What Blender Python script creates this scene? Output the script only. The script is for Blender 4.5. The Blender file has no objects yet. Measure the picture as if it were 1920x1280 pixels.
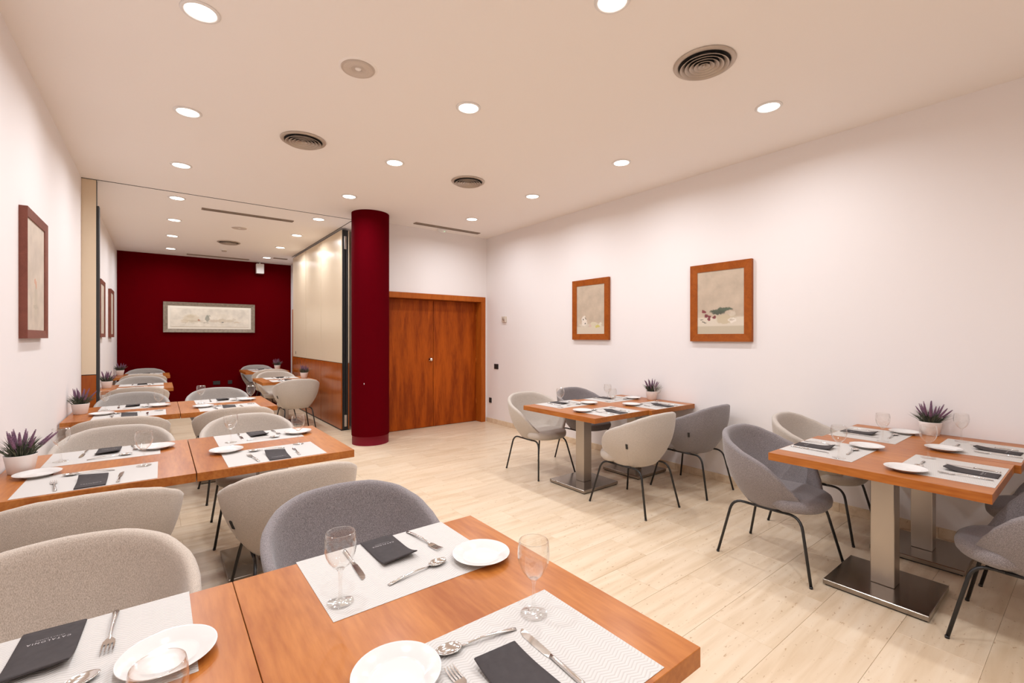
import bpy, math, random
from mathutils import Vector, Matrix
PI = math.pi
R = math.radians
SC = bpy.context.scene
COL = SC.collection

# ------------------------------------------------------------------ camera, world, exposure
cam_d = bpy.data.cameras.new('camera')
cam = bpy.data.objects.new('camera', cam_d)
COL.objects.link(cam)
cam.location = (0, 0, 1.45)
cam.rotation_euler = (R(90), 0, -math.atan(661 / 860))
cam_d.sensor_width = 36
cam_d.lens = 860 / 1920 * 36
cam_d.shift_y = -8 / 1920
cam_d.clip_start = 0.02
SC.camera = cam

world = bpy.data.worlds.new('world')
world.use_nodes = True
world.node_tree.nodes['Background'].inputs[0].default_value = (1, .93, .87, 1)
world.node_tree.nodes['Background'].inputs[1].default_value = 0.0
SC.world = world
vs = SC.view_settings
vs.view_transform = 'Standard'
vs.look = 'None'
vs.gamma = 1
vs.use_curve_mapping = False
vs.exposure = -1.07
LAMP_POWER = 25.0
LAMP_COLOR = (.96, 1.0, 1.06)
SC.cycles.max_bounces = 10
SC.cycles.diffuse_bounces = 7
SC.cycles.transparent_max_bounces = 24
SC.cycles.sample_clamp_indirect = 6
SC.cycles.adaptive_threshold = .02
SC.cycles.caustics_reflective = False
SC.cycles.caustics_refractive = False

# room numbers
XL, XR = -0.66, 4.48          # left and right wall
YD = 6.55                     # wall with the double door
YP = 6.66                     # line of the folding partition
YF = 11.82                    # red end wall
XB = 2.47                     # right wall of the far room
YN = -2.3                     # wall behind the viewer
ZC = 3.15


# ------------------------------------------------------------------ mesh helpers
class MB:
    def __init__(s):
        s.v = []; s.f = []; s.sm = []

    def add(s, vs_, fs, smooth=False):
        o = len(s.v)
        s.v += [tuple(p) for p in vs_]
        for f in fs:
            s.f.append(tuple(i + o for i in f)); s.sm.append(smooth)
        return s

    def box(s, x0, x1, y0, y1, z0, z1):
        vs_ = [(x, y, z) for z in (z0, z1) for y in (y0, y1) for x in (x0, x1)]
        return s.add(vs_, [(0, 2, 3, 1), (4, 5, 7, 6), (0, 1, 5, 4), (2, 6, 7, 3), (0, 4, 6, 2), (1, 3, 7, 5)])

    def bbox(s, x0, x1, y0, y1, z0, z1, b=.003):
        """box with chamfered edges"""
        def ring(z, i):
            return [(x0 + i, y0, z), (x1 - i, y0, z), (x1, y0 + i, z), (x1, y1 - i, z), (x1 - i, y1, z), (x0 + i, y1, z), (x0, y1 - i, z), (x0, y0 + i, z)]
        def inner(z):
            return [(x0 + b, y0 + b, z), (x1 - b, y0 + b, z), (x1 - b, y0 + b, z), (x1 - b, y1 - b, z), (x1 - b, y1 - b, z), (x0 + b, y1 - b, z), (x0 + b, y1 - b, z), (x0 + b, y0 + b, z)]
        a = [(x0 + b, y0 + b, z0), (x1 - b, y0 + b, z0), (x1 - b, y1 - b, z0), (x0 + b, y1 - b, z0)]
        d = [(x0 + b, y0 + b, z1), (x1 - b, y0 + b, z1), (x1 - b, y1 - b, z1), (x0 + b, y1 - b, z1)]
        r0, r1 = ring(z0 + b, b), ring(z1 - b, b)
        vs_ = a + r0 + r1 + d          # 0-3, 4-11, 12-19, 20-23
        fs = [(3, 2, 1, 0), (20, 21, 22, 23)]
        for i in range(8):
            j = (i + 1) % 8
            fs.append((4 + i, 4 + j, 12 + j, 12 + i))
        c = [(0, 1), (1, 1), (1, 2), (2, 2), (2, 3), (3, 3), (3, 0), (0, 0)]
        for i in range(8):
            j = (i + 1) % 8
            p, q = c[i]
            if p != q:
                fs.append((p, q, 4 + j, 4 + i)); fs.append((12 + i, 12 + j, 20 + q, 20 + p))
            else:
                fs.append((p, 4 + j, 4 + i)); fs.append((12 + i, 12 + j, 20 + p))
        return s.add(vs_, fs)

    def rings(s, rs, closed=True, cap0=True, cap1=True, smooth=True):
        n = len(rs[0]); vs_ = [p for r in rs for p in r]; fs = []
        for k in range(len(rs) - 1):
            for i in range(n if closed else n - 1):
                j = (i + 1) % n
                fs.append((k * n + i, k * n + j, (k + 1) * n + j, (k + 1) * n + i))
        if cap0: fs.append(tuple(range(n - 1, -1, -1)))
        if cap1: fs.append(tuple((len(rs) - 1) * n + i for i in range(n)))
        return s.add(vs_, fs, smooth)

    def lathe(s, prof, n=24, c=(0, 0, 0), smooth=True, cap0=False, cap1=False):
        rs = [[(c[0] + r * math.cos(2 * PI * i / n), c[1] + r * math.sin(2 * PI * i / n), c[2] + z) for i in range(n)] for r, z in prof]
        return s.rings(rs, True, cap0, cap1, smooth)

    def tube(s, pts, r, n=8, cap=True):
        pts = [Vector(p) for p in pts]
        rr = r if isinstance(r, (list, tuple)) else [r] * len(pts)
        t0 = (pts[1] - pts[0]).normalized()
        up = Vector((0, 0, 1)) if abs(t0.z) < .9 else Vector((1, 0, 0))
        a = t0.cross(up).normalized(); rs = []
        for k, p in enumerate(pts):
            t = (pts[min(k + 1, len(pts) - 1)] - pts[max(k - 1, 0)]).normalized()
            a = (a - t * a.dot(t)).normalized(); b = t.cross(a)
            rs.append([p + (a * math.cos(2 * PI * i / n) + b * math.sin(2 * PI * i / n)) * rr[k] for i in range(n)])
        return s.rings(rs, True, cap, cap, True)

    def mesh(s, name, mat=None):
        me = bpy.data.meshes.new(name)
        me.from_pydata(s.v, [], s.f)
        me.polygons.foreach_set('use_smooth', s.sm)
        if mat is not None: me.materials.append(mat)
        me.update()
        return me

    def obj(s, name, mat, parent=None, loc=None):
        return link(name, s.mesh(name, mat), parent, loc)


def link(name, data, parent=None, loc=None, rz=0):
    o = bpy.data.objects.new(name, data)
    COL.objects.link(o)
    if parent is not None: o.parent = parent
    if loc is not None: o.location = loc
    if rz: o.rotation_euler = (0, 0, rz)
    return o


def fixn(me):
    import bmesh
    bm = bmesh.new(); bm.from_mesh(me)
    bmesh.ops.recalc_face_normals(bm, faces=bm.faces)
    bm.to_mesh(me); bm.free()
    return me


def tag(o, label=None, cat=None, group=None, kind=None):
    if label: o['label'] = label
    if cat: o['category'] = cat
    if group: o['group'] = group
    if kind: o['kind'] = kind
    return o


def thing(name, label, cat, loc=(0, 0, 0), rz=0, group=None):
    return tag(link(name, None, None, loc, rz), label, cat, group)


def struct(o, label=None, cat=None):
    return tag(o, label, cat, kind='structure')


def copy_tree(o, parent=None):
    c = o.copy(); COL.objects.link(c); c.parent = parent
    for ch in list(o.children): copy_tree(ch, c)
    return c


# ------------------------------------------------------------------ materials
def newmat(name):
    m = bpy.data.materials.new(name); m.use_nodes = True
    nt = m.node_tree
    return m, nt, nt.nodes['Principled BSDF']


def N(nt, t, **kw):
    n = nt.nodes.new(t)
    for k, v in kw.items(): setattr(n, k, v)
    return n


def plain(name, col, rough=.5, metal=0., spec=.5, bump=None, var=0., vscale=3.):
    m, nt, b = newmat(name)
    b.inputs['Roughness'].default_value = rough
    b.inputs['Metallic'].default_value = metal
    b.inputs['Specular IOR Level'].default_value = spec
    c = (*col, 1)
    b.inputs['Base Color'].default_value = c
    tc = N(nt, 'ShaderNodeTexCoord')
    if var:
        no = N(nt, 'ShaderNodeTexNoise'); no.inputs['Scale'].default_value = vscale; no.inputs['Detail'].default_value = 5
        nt.links.new(tc.outputs['Object'], no.inputs['Vector'])
        rp = N(nt, 'ShaderNodeValToRGB')
        rp.color_ramp.elements[0].position = .3; rp.color_ramp.elements[1].position = .7
        rp.color_ramp.elements[0].color = (*[x * (1 - var) for x in col], 1)
        rp.color_ramp.elements[1].color = (*[min(1, x * (1 + var)) for x in col], 1)
        nt.links.new(no.outputs['Fac'], rp.inputs[0]); nt.links.new(rp.outputs[0], b.inputs['Base Color'])
    if bump:
        n2 = N(nt, 'ShaderNodeTexNoise'); n2.inputs['Scale'].default_value = bump[0]; n2.inputs['Detail'].default_value = 4
        nt.links.new(tc.outputs['Object'], n2.inputs['Vector'])
        bp = N(nt, 'ShaderNodeBump'); bp.inputs['Strength'].default_value = bump[1]; bp.inputs['Distance'].default_value = bump[2]
        nt.links.new(n2.outputs['Fac'], bp.inputs['Height']); nt.links.new(bp.outputs[0], b.inputs['Normal'])
    return m


def wood(name, dark, light, scale=(9, 1.1, 9), rough=.32, distort=1.2, coat=.15, figure=None, spec=.35):
    m, nt, b = newmat(name)
    tc = N(nt, 'ShaderNodeTexCoord'); oi = N(nt, 'ShaderNodeObjectInfo')
    mp = N(nt, 'ShaderNodeMapping'); mp.inputs['Scale'].default_value = scale
    ad = N(nt, 'ShaderNodeVectorMath', operation='ADD')
    mu = N(nt, 'ShaderNodeMath', operation='MULTIPLY'); mu.inputs[1].default_value = 37.
    nt.links.new(oi.outputs['Random'], mu.inputs[0])
    nt.links.new(tc.outputs['Object'], ad.inputs[0]); nt.links.new(mu.outputs[0], ad.inputs[1])
    nt.links.new(ad.outputs[0], mp.inputs['Vector'])
    no = N(nt, 'ShaderNodeTexNoise'); no.inputs['Scale'].default_value = 1.; no.inputs['Detail'].default_value = 6; no.inputs['Distortion'].default_value = distort
    nt.links.new(mp.outputs[0], no.inputs['Vector'])
    mp2 = N(nt, 'ShaderNodeMapping'); mp2.inputs['Scale'].default_value = tuple(x * 11 for x in scale)
    nt.links.new(ad.outputs[0], mp2.inputs['Vector'])
    n2 = N(nt, 'ShaderNodeTexNoise'); n2.inputs['Scale'].default_value = 1.; n2.inputs['Detail'].default_value = 3
    nt.links.new(mp2.outputs[0], n2.inputs['Vector'])
    mx = N(nt, 'ShaderNodeMath', operation='MULTIPLY_ADD'); mx.inputs[1].default_value = .42
    nt.links.new(n2.outputs['Fac'], mx.inputs[0])
    sc_ = N(nt, 'ShaderNodeMath', operation='MULTIPLY'); sc_.inputs[1].default_value = .58
    src = no.outputs['Fac']
    if figure:                                   # pointed flames running up a veneer
        sx = N(nt, 'ShaderNodeSeparateXYZ'); nt.links.new(tc.outputs['Object'], sx.inputs[0])
        pp = N(nt, 'ShaderNodeMath', operation='PINGPONG'); pp.inputs[1].default_value = figure[0]
        nt.links.new(sx.outputs['X'], pp.inputs[0])
        k1 = N(nt, 'ShaderNodeMath', operation='MULTIPLY'); k1.inputs[1].default_value = figure[1]
        nt.links.new(pp.outputs[0], k1.inputs[0])
        k2 = N(nt, 'ShaderNodeMath', operation='MULTIPLY_ADD'); k2.inputs[1].default_value = figure[2]
        nt.links.new(sx.outputs['Z'], k2.inputs[0]); nt.links.new(k1.outputs[0], k2.inputs[2])
        k3 = N(nt, 'ShaderNodeMath', operation='MULTIPLY_ADD'); k3.inputs[1].default_value = 3.5
        nt.links.new(no.outputs['Fac'], k3.inputs[0]); nt.links.new(k2.outputs[0], k3.inputs[2])
        sn = N(nt, 'ShaderNodeMath', operation='SINE'); nt.links.new(k3.outputs[0], sn.inputs[0])
        k4 = N(nt, 'ShaderNodeMath', operation='MULTIPLY_ADD'); k4.inputs[1].default_value = .15; k4.inputs[2].default_value = .0
        nt.links.new(sn.outputs[0], k4.inputs[0])
        k5 = N(nt, 'ShaderNodeMath', operation='ADD'); nt.links.new(k4.outputs[0], k5.inputs[0]); nt.links.new(no.outputs['Fac'], k5.inputs[1])
        src = k5.outputs[0]
    nt.links.new(src, sc_.inputs[0]); nt.links.new(sc_.outputs[0], mx.inputs[2])
    rp = N(nt, 'ShaderNodeValToRGB')
    rp.color_ramp.elements[0].position = .34; rp.color_ramp.elements[0].color = (*dark, 1)
    rp.color_ramp.elements[1].position = .64; rp.color_ramp.elements[1].color = (*light, 1)
    nt.links.new(mx.outputs[0], rp.inputs[0]); nt.links.new(rp.outputs[0], b.inputs['Base Color'])
    b.inputs['Roughness'].default_value = rough
    b.inputs['Specular IOR Level'].default_value = spec
    b.inputs['Coat Weight'].default_value = coat; b.inputs['Coat Roughness'].default_value = .18
    return m


def fabric(name, c0, c1):
    m, nt, b = newmat(name)
    tc = N(nt, 'ShaderNodeTexCoord')
    no = N(nt, 'ShaderNodeTexNoise'); no.inputs['Scale'].default_value = 1.; no.inputs['Detail'].default_value = 3
    mp = N(nt, 'ShaderNodeMapping'); mp.inputs['Scale'].default_value = (560, 560, 210)
    nt.links.new(tc.outputs['Object'], mp.inputs[0]); nt.links.new(mp.outputs[0], no.inputs['Vector'])
    rp = N(nt, 'ShaderNodeValToRGB')
    rp.color_ramp.elements[0].position = .36; rp.color_ramp.elements[0].color = (*c0, 1)
    rp.color_ramp.elements[1].position = .64; rp.color_ramp.elements[1].color = (*c1, 1)
    nt.links.new(no.outputs['Fac'], rp.inputs[0]); nt.links.new(rp.outputs[0], b.inputs['Base Color'])
    bp = N(nt, 'ShaderNodeBump'); bp.inputs['Strength'].default_value = .35; bp.inputs['Distance'].default_value = .002
    nt.links.new(no.outputs['Fac'], bp.inputs['Height']); nt.links.new(bp.outputs[0], b.inputs['Normal'])
    b.inputs['Roughness'].default_value = .95; b.inputs['Specular IOR Level'].default_value = .15
    b.inputs['Sheen Weight'].default_value = .25; b.inputs['Sheen Roughness'].default_value = .5
    return m


def travertine(name, pos=True):
    m, nt, b = newmat(name)
    ge = N(nt, 'ShaderNodeNewGeometry'); oi = N(nt, 'ShaderNodeObjectInfo')
    mul = N(nt, 'ShaderNodeMath', operation='MULTIPLY'); mul.inputs[1].default_value = 53.
    nt.links.new(oi.outputs['Random'], mul.inputs[0])
    ad = N(nt, 'ShaderNodeVectorMath', operation='ADD')
    nt.links.new(ge.outputs['Position'], ad.inputs[0]); nt.links.new(mul.outputs[0], ad.inputs[1])
    mp = N(nt, 'ShaderNodeMapping'); mp.inputs['Scale'].default_value = (1.6, 17, 17)
    nt.links.new(ad.outputs[0], mp.inputs[0])
    no = N(nt, 'ShaderNodeTexNoise'); no.inputs['Scale'].default_value = 1.; no.inputs['Detail'].default_value = 7; no.inputs['Distortion'].default_value = .6
    nt.links.new(mp.outputs[0], no.inputs['Vector'])
    rp = N(nt, 'ShaderNodeValToRGB'); e = rp.color_ramp.elements
    e[0].position = .27; e[0].color = (.60, .45, .295, 1)
    e[1].position = .72; e[1].color = (.75, .62, .465, 1)
    x = e.new(.5); x.color = (.70, .555, .395, 1)
    nt.links.new(no.outputs['Fac'], rp.inputs[0])
    # little pits
    mp2 = N(nt, 'ShaderNodeMapping'); mp2.inputs['Scale'].default_value = (30, 75, 75)
    nt.links.new(ad.outputs[0], mp2.inputs[0])
    n2 = N(nt, 'ShaderNodeTexNoise'); n2.inputs['Scale'].default_value = 1.; n2.inputs['Detail'].default_value = 2
    nt.links.new(mp2.outputs[0], n2.inputs['Vector'])
    r2 = N(nt, 'ShaderNodeValToRGB'); r2.color_ramp.elements[0].position = .26; r2.color_ramp.elements[1].position = .34
    r2.color_ramp.elements[0].color = (.62, .5, .4, 1); r2.color_ramp.elements[1].color = (1, 1, 1, 1)
    nt.links.new(n2.outputs['Fac'], r2.inputs[0])
    mx = N(nt, 'ShaderNodeMix', data_type='RGBA', blend_type='MULTIPLY'); mx.inputs[0].default_value = .8
    nt.links.new(rp.outputs[0], mx.inputs[6]); nt.links.new(r2.outputs[0], mx.inputs[7])
    # each slab its own tone
    mr = N(nt, 'ShaderNodeMapRange'); mr.inputs[3].default_value = .97; mr.inputs[4].default_value = 1.03
    nt.links.new(oi.outputs['Random'], mr.inputs[0])
    hs = N(nt, 'ShaderNodeHueSaturation'); nt.links.new(mr.outputs[0], hs.inputs['Value']); nt.links.new(mx.outputs[2], hs.inputs['Color'])
    nt.links.new(hs.outputs[0], b.inputs['Base Color'])
    b.inputs['Roughness'].default_value = .3
    b.inputs['Specular IOR Level'].default_value = .4
    return m


def painting(name, base, blobs, size, cloth=None, glow=None):
    """canvas lying in local X (width) / Z (height); soft-edged painted patches"""
    m, nt, b = newmat(name)
    tc = N(nt, 'ShaderNodeTexCoord')
    no = N(nt, 'ShaderNodeTexNoise'); no.inputs['Scale'].default_value = 9; no.inputs['Detail'].default_value = 6
    nt.links.new(tc.outputs['Object'], no.inputs['Vector'])
    rp = N(nt, 'ShaderNodeValToRGB')
    rp.color_ramp.elements[0].position = .3; rp.color_ramp.elements[0].color = (*[x * .86 for x in base], 1)
    rp.color_ramp.elements[1].position = .7; rp.color_ramp.elements[1].color = (*[min(1, x * 1.1) for x in base], 1)
    nt.links.new(no.outputs['Fac'], rp.inputs[0])
    cur = rp.outputs[0]
    # warped coordinates give the patches a brushed edge
    n3 = N(nt, 'ShaderNodeTexNoise'); n3.inputs['Scale'].default_value = 34; n3.inputs['Detail'].default_value = 3
    nt.links.new(tc.outputs['Object'], n3.inputs['Vector'])
    sb = N(nt, 'ShaderNodeVectorMath', operation='SUBTRACT'); sb.inputs[1].default_value = (.5, .5, .5)
    nt.links.new(n3.outputs['Color'], sb.inputs[0])
    ms = N(nt, 'ShaderNodeVectorMath', operation='SCALE'); ms.inputs['Scale'].default_value = .05
    nt.links.new(sb.outputs[0], ms.inputs[0])
    aw = N(nt, 'ShaderNodeVectorMath', operation='ADD')
    nt.links.new(tc.outputs['Object'], aw.inputs[0]); nt.links.new(ms.outputs[0], aw.inputs[1])
    w, h = size
    if cloth:
        sx = N(nt, 'ShaderNodeSeparateXYZ'); nt.links.new(tc.outputs['Object'], sx.inputs[0])
        for (z0, z1, col) in cloth:
            mr = N(nt, 'ShaderNodeMapRange'); mr.inputs[1].default_value = (z0 - .5) * h; mr.inputs[2].default_value = (z1 - .5) * h
            mr.inputs[3].default_value = 1; mr.inputs[4].default_value = 0
            nt.links.new(sx.outputs['Z'], mr.inputs[0])
            mx = N(nt, 'ShaderNodeMix', data_type='RGBA'); nt.links.new(mr.outputs[0], mx.inputs[0])
            nt.links.new(cur, mx.inputs[6]); mx.inputs[7].default_value = (*col, 1); cur = mx.outputs[2]
    for (cx, cz, rx, rz, col, al) in blobs:
        s1 = N(nt, 'ShaderNodeVectorMath', operation='SUBTRACT'); s1.inputs[1].default_value = ((cx - .5) * w, 0, (cz - .5) * h)
        nt.links.new(aw.outputs[0], s1.inputs[0])
        d1 = N(nt, 'ShaderNodeVectorMath', operation='MULTIPLY'); d1.inputs[1].default_value = (1 / (rx * w), 0, 1 / (rz * h))
        nt.links.new(s1.outputs[0], d1.inputs[0])
        ln = N(nt, 'ShaderNodeVectorMath', operation='LENGTH'); nt.links.new(d1.outputs[0], ln.inputs[0])
        mr = N(nt, 'ShaderNodeMapRange'); mr.inputs[1].default_value = .8; mr.inputs[2].default_value = 1.15
        mr.inputs[3].default_value = al; mr.inputs[4].default_value = 0
        nt.links.new(ln.outputs['Value'], mr.inputs[0])
        mx = N(nt, 'ShaderNodeMix', data_type='RGBA'); nt.links.new(mr.outputs[0], mx.inputs[0])
        nt.links.new(cur, mx.inputs[6]); mx.inputs[7].default_value = (*col, 1); cur = mx.outputs[2]
    nt.links.new(cur, b.inputs['Base Color'])
    b.inputs['Roughness'].default_value = .7
    return m


def mat_weave():
    m, nt, b = newmat('woven_placemat')
    tc = N(nt, 'ShaderNodeTexCoord'); sx = N(nt, 'ShaderNodeSeparateXYZ'); nt.links.new(tc.outputs['Object'], sx.inputs[0])
    pp = N(nt, 'ShaderNodeMath', operation='PINGPONG'); pp.inputs[1].default_value = .022
    nt.links.new(sx.outputs['X'], pp.inputs[0])
    ad = N(nt, 'ShaderNodeMath', operation='MULTIPLY_ADD'); ad.inputs[1].default_value = .45
    nt.links.new(pp.outputs[0], ad.inputs[0]); nt.links.new(sx.outputs['Y'], ad.inputs[2])
    fr = N(nt, 'ShaderNodeMath', operation='MULTIPLY'); fr.inputs[1].default_value = 2 * PI / .0085
    nt.links.new(ad.outputs[0], fr.inputs[0])
    sn = N(nt, 'ShaderNodeMath', operation='SINE'); nt.links.new(fr.outputs[0], sn.inputs[0])
    rp = N(nt, 'ShaderNodeValToRGB')
    rp.color_ramp.elements[0].position = 0.; rp.color_ramp.elements[0].color = (.49, .46, .43, 1)
    rp.color_ramp.elements[1].position = .45; rp.color_ramp.elements[1].color = (.59, .56, .53, 1)
    mr = N(nt, 'ShaderNodeMapRange'); mr.inputs[1].default_value = -1; nt.links.new(sn.outputs[0], mr.inputs[0])
    nt.links.new(mr.outputs[0], rp.inputs[0]); nt.links.new(rp.outputs[0], b.inputs['Base Color'])
    bp = N(nt, 'ShaderNodeBump'); bp.inputs['Strength'].default_value = .4; bp.inputs['Distance'].default_value = .001
    nt.links.new(sn.outputs[0], bp.inputs['Height']); nt.links.new(bp.outputs[0], b.inputs['Normal'])
    b.inputs['Roughness'].default_value = .75; b.inputs['Specular IOR Level'].default_value = .25
    return m


def emissive(name, col, strength):
    m, nt, b = newmat(name)
    b.inputs['Base Color'].default_value = (.8, .8, .8, 1)
    b.inputs['Emission Color'].default_value = (*col, 1)
    b.inputs['Emission Strength'].default_value = strength
    return m


def thin_glass():
    m = bpy.data.materials.new('thin_glass'); m.use_nodes = True
    nt = m.node_tree; nt.nodes.clear()
    out = N(nt, 'ShaderNodeOutputMaterial'); mx = N(nt, 'ShaderNodeMixShader')
    lw_ = N(nt, 'ShaderNodeLayerWeight'); lw_.inputs[0].default_value = .5
    pw = N(nt, 'ShaderNodeMath', operation='POWER'); pw.inputs[1].default_value = 3.6
    nt.links.new(lw_.outputs['Facing'], pw.inputs[0])
    fr = N(nt, 'ShaderNodeMath', operation='MULTIPLY_ADD'); fr.inputs[1].default_value = .9; fr.inputs[2].default_value = .04
    nt.links.new(pw.outputs[0], fr.inputs[0])
    tr = N(nt, 'ShaderNodeBsdfTransparent'); tr.inputs[0].default_value = (.985, .985, .98, 1)
    gl = N(nt, 'ShaderNodeBsdfGlossy'); gl.inputs['Roughness'].default_value = .02; gl.inputs['Color'].default_value = (1, 1, 1, 1)
    nt.links.new(fr.outputs[0], mx.inputs[0]); nt.links.new(tr.outputs[0], mx.inputs[1]); nt.links.new(gl.outputs[0], mx.inputs[2])
    nt.links.new(mx.outputs[0], out.inputs[0])
    return m


def solid_glass():
    m = thin_glass(); m.name = 'stem_glass'
    for n in m.node_tree.nodes:
        if n.type == 'MATH' and n.operation == 'POWER': n.inputs[1].default_value = 2.6
    return m


def brushed(name, col, rough):
    m, nt, b = newmat(name)
    tc = N(nt, 'ShaderNodeTexCoord'); mp = N(nt, 'ShaderNodeMapping'); mp.inputs['Scale'].default_value = (14, 14, 9)
    nt.links.new(tc.outputs['Object'], mp.inputs[0])
    no = N(nt, 'ShaderNodeTexNoise'); no.inputs['Scale'].default_value = 1; no.inputs['Detail'].default_value = 6
    nt.links.new(mp.outputs[0], no.inputs['Vector'])
    mr = N(nt, 'ShaderNodeMapRange'); mr.inputs[3].default_value = rough * .8; mr.inputs[4].default_value = rough * 1.25
    nt.links.new(no.outputs['Fac'], mr.inputs[0]); nt.links.new(mr.outputs[0], b.inputs['Roughness'])
    b.inputs['Base Color'].default_value = (*col, 1); b.inputs['Metallic'].default_value = 1
    return m


M = dict(
    wall=plain('white_wall_paint', (.82, .775, .76), .75, bump=(60, .08, .002), spec=.25),
    ceil=plain('ceiling_paint', (.90, .85, .805), .8, spec=.2),
    red=plain('crimson_wall_paint', (.092, .0002, .002), .9, spec=.015, bump=(90, .1, .002)),
    pillar=plain('crimson_pillar_paint', (.09, .0003, .003), .85, spec=.02, bump=(120, .1, .002)),
    pbase=plain('crimson_skirting', (.19, .006, .02), .6, spec=.2),
    trav=travertine('travertine'),
    grout=plain('stone_grout', (.50, .38, .26), .9),
    top=wood('cherry_table_veneer', (.30, .080, .011), (.46, .163, .034), (7, .9, 7), .34, coat=.06, spec=.3),
    door=wood('flamed_door_veneer', (.22, .036, .002), (.40, .080, .005), (7, 7, .8), .55, 1.0, .0, spec=.15, figure=(.12, 26., 4.2)),
    frame=wood('door_frame_wood', (.33, .072, .006), (.45, .115, .012), (9, 9, 1), .5, .8, .0, spec=.2),
    panelwood=wood('partition_wood', (.29, .060, .003), (.37, .085, .006), (8, 8, .9), .22, .8, .15),
    cream=plain('cream_laminate', (.70, .57, .41), .28, spec=.45),
    black=plain('black_metal', (.012, .011, .011), .38),
    rubber=plain('black_rubber', (.02, .019, .018), .6),
    steel=brushed('brushed_steel', (.50, .45, .40), .32),
    plate_steel=brushed('polished_steel_plate', (.36, .32, .28), .22),
    cutlery=plain('cutlery_steel', (.70, .67, .64), .13, 1.),
    china=plain('white_china', (.67, .645, .62), .12, spec=.5),
    pot=plain('white_flower_pot', (.80, .74, .70), .45),
    soil=plain('dark_moss', (.05, .05, .035), .95),
    leaf=plain('lavender_leaf', (.085, .095, .06), .7, var=.35, vscale=40),
    flower=plain('lavender_bloom', (.20, .10, .16), .8, var=.35, vscale=120),
    napkin=plain('charcoal_paper', (.058, .05, .05), .85, spec=.2, var=.08, vscale=60),
    print_=plain('grey_print', (.5, .47, .46), .7),
    mat=mat_weave(), thin=thin_glass(), solid=solid_glass(),
    lamp=emissive('downlight_diffuser', (1, .95, .88), 18.),
    white=plain('white_plastic', (.80, .77, .74), .4),
    beigeplastic=plain('ivory_plastic', (.62, .54, .45), .4),
    vent=plain('satin_vent_metal', (.50, .42, .35), .4, .3),
    dark=plain('vent_darkness', (.03, .026, .022), .9),
    slot=plain('bronze_vent_metal', (.30, .235, .18), .45, .3),
    speaker=plain('speaker_grille', (.66, .57, .50), .6),
    cherryframe=wood('cherry_picture_frame', (.25, .055, .005), (.36, .09, .009), (14, 14, 14), .5, coat=.0, spec=.2),
    mahogany=wood('mahogany_picture_frame', (.155, .042, .026), (.21, .062, .038), (14, 14, 14), .5, coat=.0),
    silver=plain('antique_silver_frame', (.27, .23, .18), .35, .6, var=.2, vscale=25),
    ivory=plain('ivory_mount', (.80, .75, .64), .7),
    chrome=brushed('chrome', (.78, .74, .70), .12),
    green_led=emissive('green_indicator', (.2, 1, .4), 2.),
)
FAB = dict(grey=fabric('slate_grey_fabric', (.145, .128, .13), (.32, .285, .285)),
           beige=fabric('oatmeal_fabric', (.40, .335, .275), (.60, .515, .44)),
           light=fabric('pale_oatmeal_fabric', (.40, .35, .30), (.57, .505, .445)),
           mid=fabric('stone_grey_fabric', (.29, .265, .245), (.44, .41, .38)))

# ------------------------------------------------------------------ room shell
# floor: grout bed and travertine slabs laid in half bond
mb = MB(); mb.box(XL - .12, XR + .12, YN - .12, YF + .12, -.12, -.004)
floor = struct(mb.obj('floor', M['grout']), 'polished beige travertine floor laid in long slabs', 'floor')
TP, TL_, GAP = .308, .61, .0006
full_tile = None
rest = MB()
ntile = 0
k = math.floor((YN - .026) / TP)
while .026 + k * TP < YF:
    y0, y1 = .026 + k * TP, .026 + (k + 1) * TP
    off = 2.265 if k % 2 else 2.57
    n = math.floor((XL - off) / TL_)
    xr = XR if y0 < YD else XB
    while off + n * TL_ < xr:
        a, b_ = max(XL, off + n * TL_), min(xr, off + (n + 1) * TL_)
        c, d = max(YN, y0), min(YF, y1)
        if b_ - a > .02 and d - c > .02:
            if y0 < .3 or (y0 < 1.3 and a < .3) or ntile >= 296:
                rest.box(a + GAP, b_ - GAP, c + GAP, d - GAP, -.02, 0)
            else:
                isfull = abs(b_ - a - TL_) < 1e-4 and abs(d - c - TP) < 1e-4
                if isfull and full_tile:
                    me = full_tile
                else:
                    t = MB(); hx, hy = (b_ - a) / 2 - GAP, (d - c) / 2 - GAP
                    t.bbox(-hx, hx, -hy, hy, -.02, 0, .0008); me = t.mesh('tile', M['trav'])
                    if isfull: full_tile = me
                link('tile', me, floor, ((a + b_) / 2, (c + d) / 2, 0)); ntile += 1
        n += 1
    k += 1
tag(rest.obj('tile_field', M['trav'], floor), kind='stuff')

mb = MB(); mb.box(XL - .12, XR + .12, YN - .12, YF + .12, ZC, ZC + .12)
struct(mb.obj('ceiling', M['ceil']), 'flat peach-white plaster ceiling with rows of downlights', 'ceiling')


def wall(name, label, mat, *boxes):
    mb = MB()
    for b in boxes: mb.box(*b)
    return struct(mb.obj(name, mat), label, 'wall')


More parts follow.
